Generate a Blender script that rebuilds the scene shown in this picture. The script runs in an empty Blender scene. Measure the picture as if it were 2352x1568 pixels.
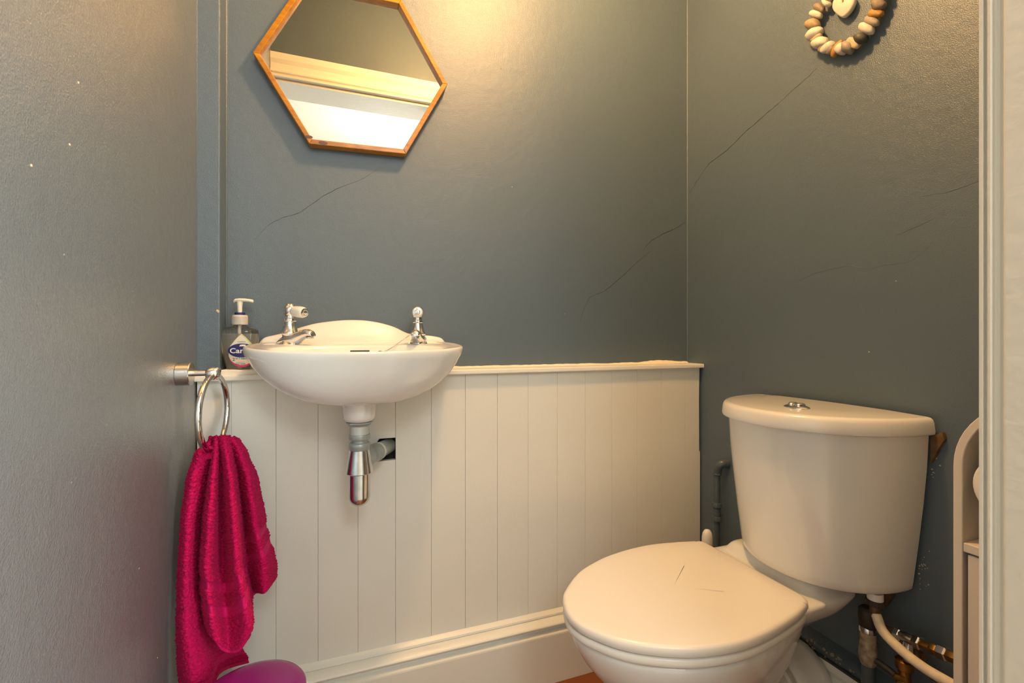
import bpy, bmesh, math, random
from mathutils import Vector, Matrix, noise
import numpy as np

# ------------------------------------------------------------------ camera, light, exposure
H = 0.93                      # camera height above the floor; heights below are written relative to the eye
F, YAW, U0, V0 = 1045.0, math.radians(20), 1176.0, 776.5
S = bpy.context.scene
C = S.collection
cd = bpy.data.cameras.new('camera'); cam = bpy.data.objects.new('camera', cd); C.objects.link(cam)
cam.location = (0, 0, H); cam.rotation_euler = (math.pi/2, 0, -YAW)
cd.sensor_width = 36.0; cd.lens = 36.0*F/2352.0; cd.shift_y = -(784-V0)/2352.0
cd.clip_start = 0.02
S.camera = cam
S.view_settings.view_transform = 'Standard'; S.view_settings.look = 'None'
S.view_settings.gamma = 1.0; S.view_settings.use_curve_mapping = False
S.view_settings.exposure = 0.0
W = bpy.data.worlds.new('world'); S.world = W; W.use_nodes = True
W.node_tree.nodes['Background'].inputs[0].default_value = (0.75, 0.86, 1.0, 1)
W.node_tree.nodes['Background'].inputs[1].default_value = 0.35

def light(name, kind, loc, energy, col, **k):
    d = bpy.data.lights.new(name, kind); d.energy = energy; d.color = col
    for a, b in k.items(): setattr(d, a, b)
    o = bpy.data.objects.new(name, d); C.objects.link(o); o.location = loc
    return o
lamp = light('ceiling_bulb_light', 'POINT', (0.43, 0.71, 1.22+H), 50.0, (1.0, 0.55, 0.21), shadow_soft_size=0.05)
day = light('hall_daylight', 'AREA', (1.72, -1.22, 0.10+H), 100.0, (0.93, 0.98, 1.0), shape='RECTANGLE', size=0.95, size_y=1.4)
day.rotation_euler = (Vector((-0.25, 0.8, 0.0+H)) - day.location).to_track_quat('-Z', 'Y').to_euler()
hall = light('hall_fill_light', 'POINT', (0.25, -1.05, 1.08+H), 36.0, (0.95, 0.99, 1.0), shadow_soft_size=0.25)  # unseen soft fill, added to brighten the room from the front

# ------------------------------------------------------------------ helpers
def ray(u, v):
    xc = (u-U0)/F
    return Vector((xc*math.cos(YAW)+math.sin(YAW), -xc*math.sin(YAW)+math.cos(YAW), -(v-V0)/F))
def at(u, v, x=None, y=None, z=None):          # the point of the photo seen at a pixel, on a known plane
    d = ray(u, v)
    if x is not None: return d*(x/d.x)
    if y is not None: return d*(y/d.y)
    return d*(z/d.z)

WLOC = {}
def wl(o): return WLOC.get(o.name, Vector((0, 0, 0)))
def put(o, parent, loc):
    C.objects.link(o)
    WLOC[o.name] = Vector(loc)
    if parent is not None:
        o.parent = parent; o.location = Vector(loc) - wl(parent)
    else:
        o.location = loc
def tag(o, label=None, cat=None, group=None, kind=None):
    if label: o['label'] = label
    if cat: o['category'] = cat
    if group: o['group'] = group
    if kind: o['kind'] = kind
    return o
def thing(name, base, label, cat, group=None):
    o = bpy.data.objects.new(name, None); o.empty_display_size = 0.05
    put(o, None, Vector(base)+Vector((0, 0, H)))
    return tag(o, label, cat, group)

class MB:
    def __init__(s): s.v = []; s.f = []
    def add(s, v, f):
        n = len(s.v); s.v += [Vector(p) for p in v]; s.f += [tuple(i+n for i in q) for q in f]; return s
    def box(s, x0, x1, y0, y1, z0, z1):
        return s.add([(x0,y0,z0),(x1,y0,z0),(x1,y1,z0),(x0,y1,z0),(x0,y0,z1),(x1,y0,z1),(x1,y1,z1),(x0,y1,z1)],
                     [(0,3,2,1),(4,5,6,7),(0,1,5,4),(1,2,6,5),(2,3,7,6),(3,0,4,7)])
    def prism(s, pts, axis, a, b):              # polygon extruded along an axis; pts are the two other coordinates
        def P(p, t): return {'x':(t,p[0],p[1]), 'y':(p[0],t,p[1]), 'z':(p[0],p[1],t)}[axis]
        n = len(pts)
        return s.add([P(p,a) for p in pts]+[P(p,b) for p in pts],
                     [tuple(range(n))[::-1], tuple(range(n,2*n))]+[(i,(i+1)%n,n+(i+1)%n,n+i) for i in range(n)])
    def loft(s, rings, cap0=True, cap1=True, closed=True):
        n = len(rings[0]); v = [p for r in rings for p in r]; f = []
        for k in range(len(rings)-1):
            for i in range(n if closed else n-1):
                j = (i+1) % n
                f.append((k*n+i, k*n+j, (k+1)*n+j, (k+1)*n+i))
        if closed and cap0: f.append(tuple(range(n))[::-1])
        if closed and cap1: f.append(tuple(range((len(rings)-1)*n, len(rings)*n)))
        return s.add(v, f)
    def lathe(s, prof, o, axis, n=32):          # prof: (distance along axis, radius)
        a = Vector(axis).normalized(); o = Vector(o)
        e = a.orthogonal().normalized(); g = a.cross(e)
        return s.loft([[o+a*t+(e*math.cos(q)+g*math.sin(q))*max(r,1e-5) for q in [2*math.pi*i/n for i in range(n)]] for t, r in prof])
    def tube(s, path, r, n=14, closed=False, scale=None):
        P = [Vector(p) for p in path]; m = len(P); rings = []; prev = None
        for i, p in enumerate(P):
            t = (P[(i+1) % m]-P[i-1]) if closed else (P[min(i+1, m-1)]-P[max(i-1, 0)])
            t.normalize()
            if prev is None: e = t.orthogonal().normalized()
            else: e = (prev-t*prev.dot(t)).normalized()
            prev = e; g = t.cross(e)
            rr = r[i] if isinstance(r, (list, tuple)) else r
            rings.append([p+(e*math.cos(q)+g*math.sin(q))*rr for q in [2*math.pi*k/n for k in range(n)]])
        if closed:
            rings.append(rings[0]); return s.loft(rings, False, False)
        return s.loft(rings)
    def make(s, name, mat, parent=None, smooth=None, bevel=0, seg=2, mods=None):
        lo = Vector((min(p.x for p in s.v), min(p.y for p in s.v), min(p.z for p in s.v)))
        hi = Vector((max(p.x for p in s.v), max(p.y for p in s.v), max(p.z for p in s.v)))
        base = Vector(((lo.x+hi.x)/2, (lo.y+hi.y)/2, lo.z))
        me = bpy.data.meshes.new(name)
        me.from_pydata([tuple(p-base) for p in s.v], [], s.f)
        bm = bmesh.new(); bm.from_mesh(me)
        bmesh.ops.remove_doubles(bm, verts=bm.verts, dist=1e-6)
        bmesh.ops.recalc_face_normals(bm, faces=bm.faces); bm.to_mesh(me); bm.free()
        me.materials.append(mat)
        o = bpy.data.objects.new(name, me)
        put(o, parent, base+Vector((0, 0, H)))
        if bevel:
            b = o.modifiers.new('bevel', 'BEVEL'); b.width = bevel; b.segments = seg; b.limit_method = 'ANGLE'; b.angle_limit = math.radians(35)
        if smooth is not None: shade(me, smooth)
        return o
def shade(me, ang):
    for p in me.polygons: p.use_smooth = True
    if ang < 180:
        bm = bmesh.new(); bm.from_mesh(me)
        for e in bm.edges:
            if len(e.link_faces) == 2 and e.calc_face_angle(0) > math.radians(ang): e.smooth = False
        bm.to_mesh(me); bm.free()
def spline(pts, n, closed=True):               # Catmull-Rom, n samples per span
    P = [Vector(p) for p in pts]; m = len(P); out = []
    for i in range(m if closed else m-1):
        g = (lambda k: P[k % m]) if closed else (lambda k: P[min(max(k, 0), m-1)])
        a, b, c, d = g(i-1), g(i), g(i+1), g(i+2)
        for k in range(n):
            t = k/n
            out.append(0.5*((2*b)+(c-a)*t+(2*a-5*b+4*c-d)*t*t+(3*b-a-3*c+d)*t**3))
    if not closed: out.append(P[-1])
    return out
def round_corners(pts, r, n=6):                # 2D polygon with rounded corners
    out = []; m = len(pts)
    for i in range(m):
        p = Vector(pts[i]); a = Vector(pts[i-1])-p; b = Vector(pts[(i+1) % m])-p
        d = min(r, a.length*0.45, b.length*0.45)
        A = p+a.normalized()*d; B = p+b.normalized()*d
        for k in range(n+1):
            t = k/n; out.append(A*(1-t)**2+p*2*t*(1-t)+B*t*t)
    return out

# ------------------------------------------------------------------ materials
def mat(name, col, rough=0.5, metal=0.0, coat=0.0, spec=0.5, var=0.0, vscale=6.0, bump=0.0, bscale=300.0, bump2=0.0, b2scale=25.0, **k):
    m = bpy.data.materials.new(name); m.use_nodes = True
    nt = m.node_tree; b = nt.nodes['Principled BSDF']
    b.inputs['Base Color'].default_value = (*col, 1); b.inputs['Roughness'].default_value = rough
    b.inputs['Metallic'].default_value = metal; b.inputs['Coat Weight'].default_value = coat
    b.inputs['Coat Roughness'].default_value = 0.32 if 'wall_paint' in name else 0.06; b.inputs['Specular IOR Level'].default_value = spec
    for a, v in k.items(): b.inputs[a].default_value = v
    tc = nt.nodes.new('ShaderNodeTexCoord')
    if var:
        n = nt.nodes.new('ShaderNodeTexNoise'); n.inputs['Scale'].default_value = vscale; n.inputs['Detail'].default_value = 5
        r = nt.nodes.new('ShaderNodeMapRange'); r.inputs[3].default_value = 1-var; r.inputs[4].default_value = 1+var
        r.inputs[1].default_value = 0.3; r.inputs[2].default_value = 0.7
        x = nt.nodes.new('ShaderNodeVectorMath'); x.operation = 'SCALE'; x.inputs[0].default_value = col
        nt.links.new(tc.outputs['Object'], n.inputs['Vector']); nt.links.new(n.outputs[0], r.inputs[0])
        nt.links.new(r.outputs[0], x.inputs['Scale']); nt.links.new(x.outputs[0], b.inputs['Base Color'])
    prev = None
    for st, sc in ((bump, bscale), (bump2, b2scale)):
        if st:
            n = nt.nodes.new('ShaderNodeTexNoise'); n.inputs['Scale'].default_value = sc; n.inputs['Detail'].default_value = 3
            u = nt.nodes.new('ShaderNodeBump'); u.inputs['Strength'].default_value = st; u.inputs['Distance'].default_value = 0.4/sc
            nt.links.new(tc.outputs['Object'], n.inputs['Vector']); nt.links.new(n.outputs[0], u.inputs['Height'])
            if prev: nt.links.new(prev.outputs[0], u.inputs['Normal'])
            nt.links.new(u.outputs[0], b.inputs['Normal']); prev = u
            if coat: nt.links.new(u.outputs[0], b.inputs['Coat Normal'])
    return m
PAINT = (0.087, 0.129, 0.171)
M = {}
M['wall'] = mat('blue_grey_wall_paint', PAINT, 0.45, spec=0.5, coat=0.5, var=0.05, vscale=3.0, bump=0.95, bscale=520, bump2=0.10, b2scale=42)
M['wall_l'] = mat('sheen_greyed_wall_paint', (0.125, 0.146, 0.155), 0.40, spec=0.6, coat=1.0, var=0.05, vscale=3.0, bump=0.9, bscale=430, bump2=0.12, b2scale=45, **{'Coat IOR': 1.75})  # same blue paint, greyed in its colour to carry reflected light
M['pipe_blue'] = mat('blue_grey_gloss_on_pipe', (0.075, 0.105, 0.13), 0.35, var=0.12, vscale=40, bump=0.2, bscale=200)
M['white'] = mat('cream_white_gloss_paint', (0.78, 0.785, 0.735), 0.33, var=0.02, vscale=5, bump=0.06, bscale=120)
M['jamb'] = mat('white_frame_paint', (0.78, 0.76, 0.70), 0.4, bump=0.12, bscale=60)
M['hallwhite'] = mat('white_hall_emulsion', (0.62, 0.575, 0.485), 0.8, var=0.02, vscale=2)
M['ceil'] = mat('white_ceiling_emulsion', (0.84, 0.82, 0.78), 0.85, bump=0.05, bscale=80)
M['caulk'] = mat('cream_filler', (0.82, 0.76, 0.62), 0.6, var=0.06, vscale=60, bump=0.4, bscale=160)
M['ceramic'] = mat('white_glazed_ceramic', (0.80, 0.81, 0.80), 0.16, coat=0.6, spec=0.5)
M['lidplast'] = mat('white_moulded_plastic', (0.84, 0.82, 0.78), 0.28, spec=0.5)
M['plast'] = mat('white_pipe_plastic', (0.80, 0.80, 0.78), 0.4)
M['chrome'] = mat('polished_chrome', (0.78, 0.78, 0.78), 0.07, metal=1.0)
M['dullchrome'] = mat('worn_chrome', (0.62, 0.64, 0.66), 0.2, metal=1.0, var=0.1, vscale=60)
M['steel'] = mat('brushed_steel', (0.62, 0.60, 0.57), 0.27, metal=1.0)
M['zinc'] = mat('grey_painted_pipe', (0.36, 0.41, 0.42), 0.35, metal=0.35, var=0.15, vscale=50)
M['thread'] = mat('whitened_thread', (0.66, 0.68, 0.66), 0.5, metal=0.2)
M['brass'] = mat('tarnished_brass', (0.34, 0.19, 0.06), 0.38, metal=1.0, var=0.35, vscale=45)
M['dark'] = mat('dark_bronzed_plastic', (0.035, 0.028, 0.022), 0.55, var=0.3, vscale=50)
M['rust'] = mat('rusty_copper', (0.15, 0.085, 0.05), 0.55, metal=0.5, var=0.5, vscale=90)
M['peel'] = mat('flaking_limescale', (0.36, 0.29, 0.20), 0.8, var=0.5, vscale=70, bump=0.6, bscale=120)
M['hose'] = mat('grimy_cream_hose', (0.70, 0.62, 0.48), 0.55, var=0.12, vscale=70)
M['cab'] = mat('white_laminate_board', (0.70, 0.65, 0.58), 0.5)
M['paper'] = mat('white_tissue', (0.86, 0.85, 0.82), 0.9, bump=0.2, bscale=200)
M['bin'] = mat('purple_metallic_plastic', (0.20, 0.010, 0.165), 0.25, coat=0.1, spec=0.35)
M['binwhite'] = mat('white_bin_plastic', (0.78, 0.77, 0.75), 0.4)
M['floor'] = mat('orange_brown_laminate', (0.20, 0.058, 0.007), 0.35, var=0.25, vscale=8)
M['hallfloor'] = mat('pale_hall_carpet', (0.42, 0.38, 0.32), 0.95, var=0.08, vscale=80)
M['void'] = mat('cavity_shade_and_gap_dirt', (0.05, 0.05, 0.048), 0.9)  # near-black for cavity shade behind the boards, and for the dirty skirting gap
M['crack'] = mat('hairline_crack_grime', (0.035, 0.04, 0.042), 0.9)
M['chip'] = mat('bare_plaster_chip', (0.62, 0.50, 0.32), 0.9, bump=0.4, bscale=200)
M['packing'] = mat('stained_wood_packing', (0.13, 0.075, 0.035), 0.85, var=0.4, vscale=60, bump=0.3, bscale=120)
M['cord'] = mat('orange_twine', (0.50, 0.20, 0.03), 0.8)
M['mirror'] = mat('silvered_glass', (0.71, 0.69, 0.63), 0.0, metal=1.0)
M['board'] = mat('grey_backing_board', (0.08, 0.07, 0.06), 0.8)
M['navy'] = mat('navy_plastic', (0.014, 0.016, 0.16), 0.4)
M['pump'] = mat('off_white_pump_plastic', (0.84, 0.80, 0.70), 0.35, **{'Subsurface Weight': 0.0})
M['cap'] = mat('cloudy_clear_cap', (0.72, 0.68, 0.60), 0.4, **{'Transmission Weight': 0.25})
M['lab_cream'] = mat('cream_label_film', (0.74, 0.70, 0.60), 0.35)
M['lab_yellow'] = mat('yellow_green_label_print', (0.52, 0.55, 0.16), 0.35)
M['lab_pink'] = mat('pink_label_print', (0.66, 0.02, 0.16), 0.35)
M['lab_grey'] = mat('grey_label_print', (0.12, 0.11, 0.12), 0.4)
M['lab_blue'] = mat('pale_blue_label_print', (0.20, 0.38, 0.55), 0.4)
M['lab_white'] = mat('white_label_print', (0.88, 0.87, 0.84), 0.35)
M['clear'] = mat('clear_bottle_plastic', (0.96, 0.95, 0.93), 0.06, **{'Transmission Weight': 1.0, 'IOR': 1.33})
M['soap'] = mat('milky_clear_soap', (0.93, 0.90, 0.82), 0.15, **{'Transmission Weight': 0.85, 'IOR': 1.2})

def wood_mat():
    m = bpy.data.materials.new('varnished_golden_wood'); m.use_nodes = True; nt = m.node_tree; b = nt.nodes['Principled BSDF']
    tc = nt.nodes.new('ShaderNodeTexCoord'); mp = nt.nodes.new('ShaderNodeMapping'); mp.inputs['Scale'].default_value = (14, 60, 60)
    n = nt.nodes.new('ShaderNodeTexNoise'); n.inputs['Scale'].default_value = 1.0; n.inputs['Detail'].default_value = 4; n.inputs['Distortion'].default_value = 1.5
    r = nt.nodes.new('ShaderNodeValToRGB')
    r.color_ramp.elements[0].position = 0.3; r.color_ramp.elements[0].color = (0.30, 0.105, 0.003, 1)
    r.color_ramp.elements[1].position = 0.68; r.color_ramp.elements[1].color = (0.52, 0.235, 0.006, 1)
    nt.links.new(tc.outputs['Object'], mp.inputs[0]); nt.links.new(mp.outputs[0], n.inputs['Vector']); nt.links.new(n.outputs[0], r.inputs[0])
    nt.links.new(r.outputs[0], b.inputs['Base Color']); b.inputs['Roughness'].default_value = 0.3; b.inputs['Coat Weight'].default_value = 0.15
    return m
M['wood'] = wood_mat()
M['knot'] = mat('dark_wood_knot', (0.10, 0.02, 0.005), 0.3, coat=0.4, var=0.4, vscale=120)

def towel_mat(name, col, rough):
    m = mat(name, col, rough, spec=0.15, var=0.28, vscale=330, bump=0.8, bscale=620, **{'Sheen Weight': 0.15, 'Sheen Roughness': 0.4})
    m.node_tree.nodes['Principled BSDF'].inputs['Sheen Tint'].default_value = (1.0, 0.15, 0.4, 1)
    return m
M['towel'] = towel_mat('crimson_terry_pile', (0.45, 0.0036, 0.075), 0.9)
M['hem'] = towel_mat('crimson_woven_band', (0.52, 0.006, 0.108), 0.75)

# ------------------------------------------------------------------ room shell
XL, XR, YB, YF = -0.304, 1.057, 1.213, 0.224       # left, right, back wall faces and the room face of the door wall
ZF, ZC = -H, 1.56
DX0, DX1, DZ = -0.30, 0.500, 1.10                  # door opening
def struct(mb, name, m, parent=None, **k):
    o = mb.make(name, m, parent, **k)
    if parent is None: o['kind'] = 'structure'
    return o
struct(MB().box(XL-0.1, XR+0.1, 0.08, YB+0.1, ZF-0.05, ZF), 'floor', M['floor'])
struct(MB().box(XL-0.1, XR+0.1, 0.08, YB+0.1, ZC, ZC+0.05), 'ceiling', M['ceil'])
wall_back = struct(MB().box(XL-0.1, XR+0.1, YB, YB+0.1, ZF, ZC), 'wall_back', M['wall'])
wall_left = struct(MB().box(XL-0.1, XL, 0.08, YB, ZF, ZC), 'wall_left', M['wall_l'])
wall_right = struct(MB().box(XR, XR+0.1, 0.08, YB, ZF, ZC), 'wall_right', M['wall'])
g = MB().box(DX1+0.02, XR, 0.08, YF, ZF, ZC).box(XL, DX1+0.02, 0.08, YF, DZ+0.02, ZC)
struct(g, 'wall_front', M['wall'])
# hall beyond the door
struct(MB().box(-1.5, 2.2, -1.75, 0.08, ZF-0.05, ZF), 'floor_hall', M['hallfloor'])
struct(MB().box(-1.5, 2.2, -1.75, 0.08, ZC, ZC+0.05), 'ceiling_hall', M['hallwhite'])
struct(MB().box(-1.5, 2.2, -1.85, -1.75, ZF, ZC), 'wall_hall_far', M['hallwhite'])
struct(MB().box(-1.6, -1.5, -1.85, 0.08, ZF, ZC), 'wall_hall_left', M['hallwhite'])
struct(MB().box(2.2, 2.3, -1.85, 0.08, ZF, ZC), 'wall_hall_right', M['hallwhite'])
struct(MB().box(-1.5, XL-0.1, 0.08, 0.13, ZF, ZC).box(XR+0.1, 2.2, 0.08, 0.13, ZF, ZC), 'wall_hall_near', M['hallwhite'])
# hall window the daylight comes from
wn = thing('window_1', (2.195, -0.9, -0.62), 'white framed hall window behind the viewer', 'window'); wn['kind'] = 'structure'
del wn['category']
for a, b, c, d in ((-1.50, -1.44, -0.62, 0.82), (-0.36, -0.30, -0.62, 0.82), (-1.44, -0.36, -0.62, -0.56), (-1.44, -0.36, 0.76, 0.82), (-0.92, -0.88, -0.56, 0.76)):
    MB().box(2.16, 2.199, a, b, c, d).make('window_frame', M['jamb'], wn, bevel=0.004)

# door lining with its moulded edge, and head architrave on the room side (seen in the mirror)
def onx(u, x): d = ray(u, V0); return (x, d.y*x/d.x)
def ony(u, y): d = ray(u, V0); return (d.x*y/d.y, y)
jd = 0.165
jp = [(0.60, YF), (DX1, YF), onx(2258, DX1-0.0005), onx(2263, 0.5035), onx(2270, 0.4985), onx(2277, 0.4985), onx(2284, 0.5030),
      onx(2290, 0.5035), onx(2297, 0.5045), onx(2308, 0.4980), (0.4965, 0.19), (0.4965, 0.07), (0.60, 0.07)]
jp[1] = onx(2247.5, DX1); jp[0] = (0.60, jp[1][1])
struct(MB().prism(jp, 'z', ZF, DZ), 'trim_1', M['jamb'], bevel=0.0007)
tag(bpy.data.objects['trim_1'], 'white painted moulded door frame upright at right edge')
# head: lining + architrave profile across the top, room side
hp = [(0.075, DZ), (YF, DZ), (YF, DZ+0.012), (YF+0.022, DZ+0.012), (YF+0.022, DZ+0.022), (YF+0.014, DZ+0.026), (YF+0.022, DZ+0.030), (YF+0.022, DZ+0.036),
      (YF+0.012, DZ+0.050), (YF+0.011, DZ+0.072), (YF+0.018, DZ+0.088), (YF+0.018, DZ+0.115), (YF, DZ+0.115), (YF, DZ+0.02), (0.075, DZ+0.02)]
struct(MB().prism(hp, 'x', XL+0.001, DX1+0.07), 'trim_2', M['jamb'])

# ---- boxing in the left corner, corner beads
struct(MB().box(XL-0.001, -0.2605, 1.1565, YB+0.001, -0.078, ZC), 'trim_3', M['wall'], bevel=0.003, seg=3)
tag(bpy.data.objects['trim_3'], 'narrow blue boxed pipe casing in the left corner')
struct(MB().prism([(XR+0.001, YB+0.001), (XR-0.0024, YB+0.001), (XR-0.0009, YB-0.0009), (XR+0.001, YB-0.0024)], 'z', -0.08, ZC), 'trim_4', M['wall'], bevel=0.0006)
struct(MB().prism([(XL-0.001, 1.158), (XL+0.003, 1.158), (XL+0.001, 1.1555), (XL-0.001, 1.152)], 'z', -0.08, ZC), 'trim_5', M['wall'], bevel=0.0006)
struct(MB().prism([(-0.262, YB+0.001), (-0.2565, YB+0.001), (-0.2590, YB-0.0025), (-0.262, YB-0.005)], 'z', -0.07, ZC), 'trim_6', M['wall'], bevel=0.0006)

# ---- cracks and chips on the walls
def crack(pts, plane, parent, r, m, name='plaster_crack'):
    random.seed(len(pts)*7+int(pts[0][0]))
    P = spline([at(u, v, **plane) for u, v in pts], 5, False)
    ax = 0 if 'x' in plane else 1
    for p in P[1:-1]:
        p[(1-ax)] += random.uniform(-1, 1)*0.0009; p.z += random.uniform(-1, 1)*0.0009
        p[ax] = (XR if ax == 0 else YB)-0.0001
    n = len(P); rr = [r*(0.35+0.65*math.sin(math.pi*(i+0.5)/n))*random.uniform(0.5, 1.2) for i in range(n)]
    MB().tube(P, rr, 6).make(name, m, parent)
yb = dict(y=YB); xr = dict(x=XR)
crack([(1576,507),(1554,523),(1535,531),(1503,548),(1487,561),(1477,575)], yb, wall_back, 0.0007, M['crack'])
crack([(1497,574),(1477,591),(1458,607),(1439,625),(1412,649),(1388,668),(1366,677),(1353,685),(1342,710),(1332,738)], yb, wall_back, 0.0007, M['crack'])
crack([(868,388),(830,412),(780,430),(735,455),(690,487),(650,500),(620,515),(585,550)], yb, wall_back, 0.0005, M['crack'])
crack([(1876,157),(1840,190),(1790,235),(1750,270),(1710,305),(1670,345),(1630,375),(1605,410),(1583,445)], xr, wall_right, 0.0007, M['crack'])
crack([(2142,558),(2090,600),(2040,607),(1990,617),(1950,610),(1880,625),(1830,645),(1750,662)], xr, wall_right, 0.0004, M['wall'], 'paint_ridge')
crack([(2248,415),(2215,428),(2170,442),(2110,452)], xr, wall_right, 0.0006, M['wall'], 'paint_ridge')
crack([(2150,500),(2100,522),(2060,540)], xr, wall_right, 0.0005, M['wall'], 'paint_ridge')
def chip(u, v, s, plane, parent, m=None):
    random.seed(int(u*3+v)); c = at(u, v, **plane); ax = 0 if 'x' in plane else 1
    n = 9; o = Vector((-1, 0, 0)) if ax == 0 else Vector((0, -1, 0))
    e = Vector((0, 1, 0)) if ax == 0 else Vector((1, 0, 0))
    ring = [c+e*math.cos(6.283*i/n)*s*random.uniform(0.4, 1.2)+Vector((0, 0, 1))*math.sin(6.283*i/n)*s*random.uniform(0.4, 1.1) for i in range(n)]
    MB().loft([[p-o*0.0005 for p in ring], [p*0.999+c*0.001+o*0.0004 for p in ring]]).make('paint_chip', m or M['chip'], parent)
chip(501, 714, 0.0042, dict(y=1.1565), bpy.data.objects['trim_3'])
chip(1176, 429, 0.0016, yb, wall_back); chip(1151, 158, 0.0016, yb, wall_back, M['crack']); chip(1996, 808, 0.0018, xr, wall_right)
chip(1297, 720, 0.0012, yb, wall_back); chip(1017, 578, 0.0014, yb, wall_back, M['wall']); chip(2058, 645, 0.0015, xr, wall_right)
for u, v in ((72, 380), (180, 190), (160, 332), (148, 585), (245, 975), (165, 1108), (320, 1305), (362, 1510)):
    p = at(u, v, x=XL)
    if p.y > 0.2:
        MB().lathe([(-0.0004, 0.0018), (0.0005, 0.0013), (0.0007, 0.0002)], p, (1, 0, 0), 8).make('paint_chip', M['chip'] if u in (180, 72, 160) else M['wall_l'], wall_left)

# ------------------------------------------------------------------ tongue and groove panelling
YP = 1.15
pan = bpy.data.objects.new('trim_7', None); put(pan, None, Vector((0.38, YP, ZF+H)))
tag(pan, 'cream tongue and groove panelling below the ledge on the back wall', kind='structure')
xs = [XL+0.002]+[-0.2378+0.0879*n for n in range(15)]+[XR-0.004]
board_me = None
for i in range(len(xs)-1):
    a, b = xs[i]+0.0002, xs[i+1]-0.0002
    random.seed(i); dy = random.uniform(-0.0005, 0.0005)
    if abs(b-0.1135) < 0.006:                    # this board has the hole for the waste pipe cut out of it
        pts = [(a, -0.78), (b, -0.78), (b, -0.299), (0.064, -0.299), (0.064, -0.262), (0.075, -0.2445), (b, -0.2445), (b, -0.088), (a, -0.088)]
    else:
        pts = [(a, -0.78), (b, -0.78), (b, -0.088), (a, -0.088)]
    if i == len(xs)-2: pts = [(a, -0.78), (b, -0.78), (b, -0.36), (b-0.003, -0.355), (b-0.004, -0.2), (b-0.002, -0.088), (a, -0.088)]
    MB().prism(pts, 'y', YP+dy, YP+0.014).make('board', M['white'], pan, bevel=0.0007)
MB().box(XL+0.002, XR-0.002, YB-0.02, YB-0.001, -0.9, -0.10).make('cavity_shade_sheet', M['void'], pan)  # dark sheet colours in the shade seen through the pipe hole
# ledge on top, with slightly wavy filler against the wall
led = struct(MB().prism(round_corners([(1.1365, -0.093), (YB+0.001, -0.093), (YB+0.001, -0.0805), (1.1375, -0.0805)], 0.003), 'x', XL+0.001, XR-0.001), 'trim_8', M['white'], smooth=40)
tag(led, 'cream painted ledge capping the panelling')
random.seed(5)
mb = MB(); N = 70; A = []
for i in range(N+1):
    x = 0.22+(XR-0.002-0.22)*i/N
    h = 0.004+0.002*noise.noise(Vector((x*14, 0, 0)))+0.0012*random.random()+(0.006 if 0.86 < x < 1.03 else 0)*math.sin(math.pi*(x-0.86)/0.17)
    A.append([Vector((x, YB-0.010, -0.081)), Vector((x, YB-0.004, -0.0805+h*0.6)), Vector((x, YB+0.0005, -0.0805+h)), Vector((x, YB+0.0005, -0.081))])
mb.loft(A).make('filler_bead', M['caulk'], led, smooth=60)
sl = [(x, y, z) for x, y, z in ()]
mb = MB(); rr = []
for i in range(25):
    x = -0.2595+0.12*i/24; zt = -0.0705+0.0008*math.sin(i*0.5)+0.0006*random.random()
    rr.append([Vector((x, 1.150, -0.081)), Vector((x, 1.1502, zt-0.002)), Vector((x, 1.153, zt)), Vector((x, 1.205, zt)), Vector((x, 1.205, -0.081))])
mb.loft(rr).make('packing_strip', M['white'], led, smooth=50)
tag(bpy.data.objects['packing_strip'], 'thin greyish strip on the ledge under the soap bottle')
# moulded bead and skirting board
bp = [(1.16, -0.752), (1.1495, -0.752), (1.1450, -0.756), (1.1395, -0.759), (1.1385, -0.7635), (1.1405, -0.7655)]
bp += [(1.129-0.0125*math.sin(math.pi*t/10)-0.002*t/10, -0.7665-0.018*t/10) for t in range(0, 11)]
bp += [(1.1300, -0.786), (1.1290, -0.7925), (1.1215, -0.7945), (1.1150, -0.7975), (1.1140, -0.800), (1.1140, -0.8005), (1.16, -0.8005)]
o = struct(MB().prism(bp, 'x', XL+0.001, XR-0.001), 'trim_9', M['white'], smooth=40)
tag(o, 'rounded cream moulding at the foot of the panelling')
o = struct(MB().box(XL+0.001, XR-0.001, 1.1140, 1.16, ZF, -0.8005), 'baseboard_back', M['white'], bevel=0.001)
# right wall skirting: dirty white board with a blue painted bead
o = struct(MB().prism([(XR, ZF), (1.030, ZF), (1.030, -0.775), (1.034, -0.765), (1.031, -0.755), (1.033, -0.738), (1.040, -0.733), (XR, -0.733)], 'y', YF, 1.113), 'baseboard_right', M['white'], bevel=0.0012)
rr = []; random.seed(8)
for i in range(90):
    y = YF+(1.112-YF)*i/89; w = 0.0025*noise.noise(Vector((y*30, 1, 0))); q = 0.0016*noise.noise(Vector((y*90, 3, 0)))
    rr.append([Vector((XR+0.001, y, -0.735)), Vector((1.036+w, y, -0.733+q)), Vector((1.0325+w, y, -0.722)), Vector((1.037+w, y, -0.712)), Vector((1.047, y, -0.706+q)), Vector((XR+0.001, y, -0.699+q))])
o = struct(MB().loft(rr), 'trim_10', M['pipe_blue'], smooth=50)
tag(o, 'chipped blue painted bead above the right skirting')
rr = []
for i in range(60):
    y = YF+(1.11-YF)*i/59; w = 0.0022*noise.noise(Vector((y*45, 5, 0)))
    rr.append([Vector((1.040, y, -0.7385+w)), Vector((1.0312, y, -0.7385+w)), Vector((1.0312, y, -0.7335+w*0.5)), Vector((1.040, y, -0.7335))])
MB().loft(rr).make('dirty_gap', M['void'], o)
random.seed(21)
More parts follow.
